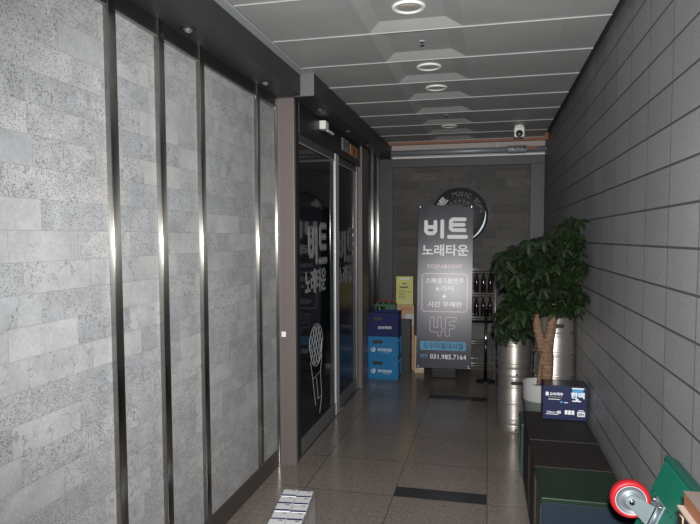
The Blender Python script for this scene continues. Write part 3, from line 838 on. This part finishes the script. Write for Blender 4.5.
lid_crate('upturned_crate', 0.262, 0.645, 3.668, 4.255, 0.48, M['brownblack'], M['brownblack'], M['brownblack'], 'dark brown upturned crate under the blue carton')
M['green_side'] = mat('bottle green plastic', (0.009, 0.045, 0.026), 0.4)
lid_crate('plant_stand_crate', 0.252, 0.62, 4.285, 4.60, 0.375, M['green_side'], M['green_side'], M['green_side'], 'bottle green crate carrying the white plant pot')

# ------------------------------------------------------------------ potted tree
PX, PY, PZ = 0.392, 4.44, 0.375
t = thing('potted_tree', 'leafy money tree with two thick trunks in a white pot', 'plant', (PX, PY, PZ))
obj('pot', lathe([(0.092, 0.125), (0.118, 0.14), (0.130, 0.152), (0.131, 0.262), (0.134, 0.268), (0.129, 0.272), (0.122, 0.266), (0.120, 0.20), (0.0, 0.20)], 40), mat('white glazed pot', (0.37, 0.37, 0.375), 0.4), t, sharp=50)
obj('pot_base', lathe([(0.0, 0.001), (0.098, 0.001), (0.104, 0.01), (0.127, 0.148), (0.128, 0.152), (0.09, 0.152)], 40), mat('grey green pot base', (0.10, 0.115, 0.105), 0.4), t)
obj('soil', lathe([(0.121, 0.222), (0.08, 0.232), (0.0, 0.235)], 24), mat('dark soil', (0.03, 0.022, 0.016), 0.9), t)
def bark_mat():
    m = mat('tan bark', (0.30, 0.17, 0.09), 0.75); g = G(m)
    P, X, Y, Z = g.coord()
    nz = g.noise(P, 30.0, 4.0); st = g.m('SINE', g.m('ADD', g.m('MULTIPLY', Z, 220.0), g.m('MULTIPLY', nz, 8.0)))
    g.base(g.mix(0.6, g.ramp(nz, [(0.3, (0.105, 0.058, 0.034)), (0.7, (0.20, 0.115, 0.066))]), g.ramp(st, [(0.0, (0.75, 0.75, 0.75)), (1.0, (1.1, 1.1, 1.1))]), 'MULTIPLY'))
    g.bump(g.m('ADD', st, nz), 0.5, 0.004)
    return m
M['bark'] = bark_mat()
def wpt(x, z, y=PY): return (x-PX, y-PY, z-PZ)
tr = add_tube(bmesh.new(), [wpt(0.412, 0.60), wpt(0.425, 0.70), wpt(0.425, 0.82), wpt(0.42, 0.90), wpt(0.412, 0.95)], [0.042, 0.047, 0.050, 0.049, 0.036], 16)
add_tube(tr, [wpt(0.400, 0.86), wpt(0.385, 0.94), wpt(0.362, 1.02), wpt(0.350, 1.10), wpt(0.352, 1.16)], [0.040, 0.036, 0.032, 0.034, 0.030], 14)
add_tube(tr, [wpt(0.428, 0.86), wpt(0.440, 0.96), wpt(0.455, 1.06), wpt(0.462, 1.16), wpt(0.466, 1.22)], [0.042, 0.037, 0.036, 0.036, 0.030], 14)
obj('trunk', tr, M['bark'], t)
obj('trunk', tube([wpt(0.368, 0.59, 4.385), wpt(0.374, 0.70, 4.39), wpt(0.385, 0.80, 4.41), wpt(0.40, 0.88, 4.43)], [0.017, 0.015, 0.016, 0.014], 10), M['bark'], t)
obj('cut_stump', lathe([(0.030, 0.0), (0.034, 0.012), (0.030, 0.05), (0.022, 0.058), (0.0, 0.058)], 14, at=wpt(0.345, 1.125, 4.405)), mat('orange cut wood', (0.24, 0.085, 0.035), 0.7), t)
# crown silhouette (x, z), then palmate clusters inside it
CR = [(0.05, 1.47), (0.07, 1.57), (0.22, 1.63), (0.39, 1.73), (0.50, 1.79), (0.605, 1.84), (0.645, 1.66), (0.645, 1.18), (0.60, 1.12),
      (0.53, 1.20), (0.42, 1.15), (0.33, 1.15), (0.26, 1.05), (0.10, 0.98), (0.055, 1.08), (0.15, 1.30), (0.13, 1.42)]
def inside(x, z):
    c = False; j = len(CR)-1
    for i in range(len(CR)):
        xi, zi = CR[i]; xj, zj = CR[j]
        if (zi > z) != (zj > z) and x < (xj-xi)*(z-zi)/(zj-zi)+xi: c = not c
        j = i
    return c
def leaf_mat():
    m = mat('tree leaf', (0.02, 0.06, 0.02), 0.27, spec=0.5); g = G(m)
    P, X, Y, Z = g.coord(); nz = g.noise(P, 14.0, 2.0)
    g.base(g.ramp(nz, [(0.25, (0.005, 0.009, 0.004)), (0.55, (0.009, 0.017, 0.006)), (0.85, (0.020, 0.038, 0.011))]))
    return m
def add_leaf(bm, p, d, up, L, W):
    d = d.normalized(); s = d.cross(up).normalized(); nn = s.cross(d)
    prev = None
    prof = [(0.0, 0.02), (0.18, 0.30), (0.42, 0.46), (0.66, 0.48), (0.86, 0.30), (1.0, 0.0)]
    for u, wd in prof:
        c = p + d*(u*L) - Vector((0, 0, 1))*(u*u*L*0.28)
        l = bm.verts.new(c + s*wd*W + nn*wd*W*0.28); m_ = bm.verts.new(c); r = bm.verts.new(c - s*wd*W + nn*wd*W*0.28)
        if prev:
            f = bm.faces.new((prev[0], prev[1], m_, l)); f.smooth = True
            f = bm.faces.new((prev[1], prev[2], r, m_)); f.smooth = True
        prev = (l, m_, r)
rnd = random.Random(11)
lf = bmesh.new(); tw = bmesh.new()
tips = [Vector(wpt(0.352, 1.16)), Vector(wpt(0.466, 1.22))]
cl = 0
while cl < 400:
    x, z = rnd.uniform(0.03, 0.65), rnd.uniform(0.98, 1.85)
    if not inside(x, z): continue
    if noise.noise(Vector((x*7.0, z*7.0, 3.3))) < -0.16: continue
    y = PY + rnd.uniform(-0.34, 0.24)
    if z < 1.19 and 0.30 < x < 0.56 and y < PY + 0.02: continue
    if x > 0.55: y = min(y, PY)
    c = Vector(wpt(x, z, y)); cl += 1
    if cl % 6 == 0:
        b = tips[0] if x < 0.38 else tips[1]
        mid = (b + c)/2 + Vector((0, 0, 0.06))
        add_tube(tw, [b, mid, c], [0.010, 0.006, 0.003], 6)
    k = rnd.randint(5, 6); a0 = rnd.uniform(0, 2*PI)
    ax = Vector((rnd.uniform(-0.5, 0.5), rnd.uniform(-0.9, 0.1), 0.7)).normalized()
    e1, e2 = frame_to(ax)
    L = rnd.uniform(0.055, 0.085)
    for i in range(k):
        a = a0 + 2*PI*i/k
        d = e1*math.cos(a) + e2*math.sin(a) - ax*0.10 + Vector((0, 0, -0.25))
        if (c + d*L).x + PX > 0.655: d.x = -abs(d.x)*0.3
        add_leaf(lf, c, d, ax, L*rnd.uniform(0.8, 1.1), L*0.42)
for v in lf.verts:
    if v.co.x + PX > 0.662: v.co.x = 0.662 - PX
for v in tw.verts:
    if v.co.x + PX > 0.66: v.co.x = 0.66 - PX
obj('branches', tw, mat('green twig', (0.03, 0.035, 0.014), 0.7), t)
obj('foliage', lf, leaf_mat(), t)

# ------------------------------------------------------------------ blue drinks carton
M['carton_blue'] = mat('royal blue carton', (0.007, 0.012, 0.055), 0.6, spec=0.3)
t = thing('drinks_carton', 'royal blue drinks carton with white print on a dark upturned crate', 'box', (0.512, 4.085, 0.481), (0, 0, math.radians(-1.5)))
BWb, BDb, BHb = 0.280, 0.195, 0.226
obj('box', bx(-BWb/2, BWb/2, 0, BDb, 0, BHb, 0.004), M['carton_blue'], t)
obj('shrink_top', bx(-BWb/2+0.012, BWb/2-0.012, 0.012, BDb-0.012, BHb, BHb+0.0015), mat('dark carton lid', (0.03, 0.032, 0.045), 0.25), t)
f = lambda x, z: to_front(x, -0.0008, z)
bm = text('오비맥주', f(-0.055, 0.172), 0.085, 0.022, offset=0.03)
add_poly(bm, rrect(-0.122, -0.104, 0.160, 0.185, 0.004), f(0, 0))
add_text(bm, '500ml x 20', f(-0.075, 0.050), 0.075, 0.013, offset=0.02)
add_text(bm, '20', f(-0.035, 0.052), 0.022, 0.020, offset=0.04)
for i in range(3): add_box(bm, 0.0+i*0.021, 0.017+i*0.021, -0.0012, 0, 0.040, 0.068)
add_poly(bm, rrect(0.078, 0.125, 0.030, 0.062, 0.003), f(0, 0))
add_box(bm, 0.085, 0.118, -0.0012, 0, 0.068, 0.073)
add_box(bm, -0.12, -0.04, -0.0012, 0, 0.034, 0.038); add_box(bm, -0.105, -0.03, -0.0012, 0, 0.135, 0.139)
add_box(bm, -0.005, 0.018, -0.0012, 0, 0.116, 0.121)
obj('printed_text', bm, M['print_white'], t)
bm = bmesh.new()
add_poly(bm, rrect(0.045, 0.112, 0.158, 0.218, 0.01), f(0, 0)); add_box(bm, -0.030, -0.014, -0.0012, 0, 0.115, 0.126)
obj('emblem', bm, M['cyan'], t)
bm = text('한맥', to_front(0.078, -0.0020, 0.170), 0.085, 0.042, offset=0.035)
add_box(bm, 0.042, 0.118, -0.0018, 0, 0.212, 0.220); add_box(bm, 0.045, 0.10, -0.0018, 0, 0.128, 0.136); add_box(bm, 0.066, 0.084, -0.0018, 0, 0.135, 0.148)
obj('emblem_lettering', bm, M['print_white'], t)
bm = bmesh.new(); add_box(bm, -0.105, -0.02, -0.0012, 0, 0.150, 0.154)
obj('printed_line', bm, mat('olive print', (0.20, 0.22, 0.10), 0.5), t)
bm = bmesh.new()
for i in range(9): add_box(bm, 0.083+i*0.0042, 0.085+i*0.0042+0.001*(i % 2), -0.0022, 0, 0.036, 0.054)
obj('barcode', bm, M['navy'], t)

# ------------------------------------------------------------------ green platform dolly leaning on the tiled wall
M['dolly'] = mat('green painted platform', (0.006, 0.125, 0.080), 0.5, spec=0.3)
lean = math.atan(0.40)
t = thing('platform_dolly', 'green platform dolly standing on end against the tiled wall', 'dolly', (0.262, 1.66, 0.0), (0, lean, 0))
# local frame: x = platform thickness (outwards is -x), y along the wall, z up the board
Lz, Ly, Th = 0.975, 0.60, 0.035
bm = bx(0.0, Th, 0.0, Ly, 0.0, Lz, 0.008)
obj('deck', bm, M['dolly'], t)
M['dolly_dark'] = mat('green deck edge', (0.006, 0.085, 0.060), 0.5)
obj('edge_rim', bx(-0.004, Th+0.004, -0.004, Ly+0.004, Lz, Lz+0.015, 0.004), M['dolly_dark'], t)
for z in (0.22, 0.50, 0.70, 0.855):
    bm = bmesh.new()
    for k in range(14): add_box(bm, -0.004, 0.001, 0.03+k*0.04, 0.052+k*0.04, z, z+0.006)
    obj('rib_row', bm, M['dolly_dark'], t)
M['zinc'] = mat('zinc plate', (0.26, 0.31, 0.34), 0.45, 0.6)
M['red_tyre'] = mat('red polyurethane', (0.31, 0.010, 0.016), 0.45, spec=0.35)
def caster(y, z, dirv, first):
    """swivel caster: plate on the deck, fork reaching out to the wheel; wheel axle along y"""
    cst = obj('caster', bx(-0.006, 0.0, y-0.045, y+0.045, z-0.055, z+0.055, 0.002), M['zinc'], t)
    cst['label'] = 'zinc swivel caster with red wheel'
    wx, wz = -0.094, z+dirv
    R = 0.0635
    def yl(prof, m, nm): return obj(nm, lathe(prof + (prof[:1] if prof[0][0] > 0.001 else []), 40, mtx=Matrix.Translation((wx, y, wz)) @ R90, cap=False), m, cst)
    yl([(0.050, -0.019), (0.058, -0.019), (R, -0.013), (R+0.001, 0.0), (R, 0.013), (0.058, 0.019), (0.050, 0.019)], M['red_tyre'], 'tyre')
    M.setdefault('rim', mat('pale wheel rim', (0.42, 0.36, 0.37), 0.5))
    yl([(0.0475, -0.0192), (0.0495, -0.0198), (0.0505, -0.0185), (0.0505, 0.0185), (0.0495, 0.0198), (0.0475, 0.0192)], M['rim'], 'rim')
    M.setdefault('hub', mat('zinc wheel hub', (0.16, 0.18, 0.20), 0.5, 0.5))
    yl([(0.0, -0.020), (0.022, -0.020), (0.026, -0.012), (0.038, -0.010), (0.046, -0.016), (0.0485, -0.018), (0.0485, 0.018), (0.046, 0.016), (0.038, 0.010), (0.026, 0.012), (0.022, 0.020), (0.0, 0.020)], M['hub'], 'hub')
    bm = bmesh.new()
    for s in (-1, 1):
        y0 = y + s*0.0245
        pts = [(-0.018, z+0.036), (-0.018, z-0.036), (wx+0.004, wz-0.022), (wx-0.014, wz-0.014), (wx-0.022, wz+0.004), (wx-0.010, wz+0.020), (wx+0.008, wz+0.022)]
        a = [bm.verts.new((px_, y0-0.002, pz_)) for px_, pz_ in pts]; b = [bm.verts.new((px_, y0+0.002, pz_)) for px_, pz_ in pts]
        bm.faces.new(a); bm.faces.new(b[::-1])
        for k in range(len(pts)): bm.faces.new((a[k], a[(k+1) % len(pts)], b[(k+1) % len(pts)], b[k]))
    add_box(bm, -0.022, -0.014, y-0.0265, y+0.0265, z-0.036, z+0.036)
    add_lathe(bm, [(0.034, 0.0), (0.034, 0.010), (0.0, 0.010)], 20, mtx=Matrix.Translation((-0.006, y, z)) @ Matrix.Rotation(-PI/2, 4, 'Y'))
    obj('fork', bm, M['zinc'], cst)
    bm = lathe([(0.011, 0.026), (0.011, 0.034), (0.007, 0.038), (0.0, 0.038)], 8, mtx=Matrix.Translation((wx, y, wz)) @ R90)
    add_lathe(bm, [(0.011, -0.026), (0.011, -0.034), (0.0, -0.036)], 8, mtx=Matrix.Translation((wx, y, wz)) @ R90)
    obj('axle_bolt', bm, M['chrome'], cst)
    for dy in (-0.034, 0.034):
        for dz in (-0.044, 0.044):
            bm = lathe([(0.008, 0.0), (0.008, 0.010), (0.004, 0.013), (0.0, 0.013)], 6, mtx=Matrix.Translation((-0.006, y+dy, z+dz)) @ Matrix.Rotation(-PI/2, 4, 'Y'))
            obj('mounting_bolt', bm, M['chrome'], cst)
caster(0.472, 0.808, 0.02, True)
caster(0.08, 0.815, 0.02, False)
caster(0.47, 0.14, 0.02, False)
caster(0.08, 0.14, 0.02, False)

# black and brown boxes at the photo's lower corner
t = thing('black_carton', 'black carton with pale lettering under the brown box by the dolly', 'box', (0.588, 1.33, 0.0))
obj('box', bx(-0.10, 0.075, 0.0, 0.315, 0.0, 0.994, 0.003), mat('black carton', (0.012, 0.012, 0.014), 0.4), t)
obj('edge_strip', bx(-0.102, 0.077, -0.002, 0.318, 0.994, 1.000, 0.001), mat('pale carton edge', (0.36, 0.29, 0.24), 0.5), t)
bm = bmesh.new()
mt = Matrix(((0, 0, -1, -0.1008), (-1, 0, 0, 0), (0, 1, 0, 0), (0, 0, 0, 1)))
add_text(bm, 'ㄱ', mt @ Matrix.Translation((-0.285, 0.975, 0)), h=0.022, offset=0.02)
add_text(bm, 'E', mt @ Matrix.Translation((-0.235, 0.965, 0)), h=0.022, offset=0.02)
add_text(bm, 'O', mt @ Matrix.Translation((-0.185, 0.955, 0)), h=0.022, offset=0.02)
obj('lettering', bm, M['beige'], t)
t = thing('brown_box', 'orange brown box lying on the black carton by the dolly', 'box', (0.588, 1.332, 1.000))
obj('box', bx(-0.088, 0.072, 0.0, 0.312, 0.0, 0.036, 0.003), mat('orange brown board', (0.24, 0.09, 0.045), 0.5), t)
obj('lid', bx(-0.089, 0.073, -0.001, 0.313, 0.036, 0.040, 0.001), mat('grey brown lid', (0.15, 0.115, 0.10), 0.6), t)

# ------------------------------------------------------------------ shrink-wrapped cartons on the floor
M['pack_white'] = mat('white carton', (0.60, 0.60, 0.62), 0.4)
M['pack_blue'] = mat('blue print', (0.022, 0.030, 0.115), 0.4)
M['film'] = mat('shrink film', (0.26, 0.255, 0.25), 0.2)
t = thing('carton_pack', 'shrink-wrapped pack of small white cartons with blue bands on the floor', 'pack', (-0.944, 2.456, 0.0), (0, 0, math.radians(7.5)))
cw, cd, ch = 0.087, 0.090, 0.25
for j in range(8):
    for i in range(2):
        xa, ya = -cw + i*cw, j*cd
        jx, jz = rnd.uniform(-0.002, 0.002), rnd.uniform(-0.006, 0.004)
        cobj = obj('carton', bx(xa+0.001+jx, xa+cw-0.001+jx, ya+0.0015, ya+cd-0.0015, 0.001, ch+jz, 0.006), M['pack_white'], t)
        obj('blue_band', bx(xa+0.0035+jx, xa+cw-0.0035+jx, ya+0.003, ya+0.019, ch+jz-0.001, ch+jz+0.0006), M['pack_blue'], cobj)
        obj('printed_mark', bx(xa+0.050+jx, xa+0.072+jx, ya+0.068, ya+0.076, ch+jz-0.001, ch+jz+0.0006), M.setdefault('dark_mark', mat('dark mark', (0.06, 0.06, 0.09), 0.5)), cobj)
bm = bmesh.new()
for sx in (-1, 1):
    vs = []
    for k in range(61):
        yk = 8*cd*k/60
        wv = 0.004 + 0.0025*math.sin(k*1.9) + 0.0015*math.sin(k*0.7)
        vs.append((bm.verts.new((sx*(cw+wv+0.003), yk, 0.0)), bm.verts.new((sx*(cw+wv), yk, ch*0.5)), bm.verts.new((sx*(cw+0.001), yk, ch-0.004))))
    for a, b in zip(vs, vs[1:]):
        bm.faces.new((a[0], b[0], b[1], a[1])); bm.faces.new((a[1], b[1], b[2], a[2]))
obj('shrink_wrap', bm, M['film'], t)
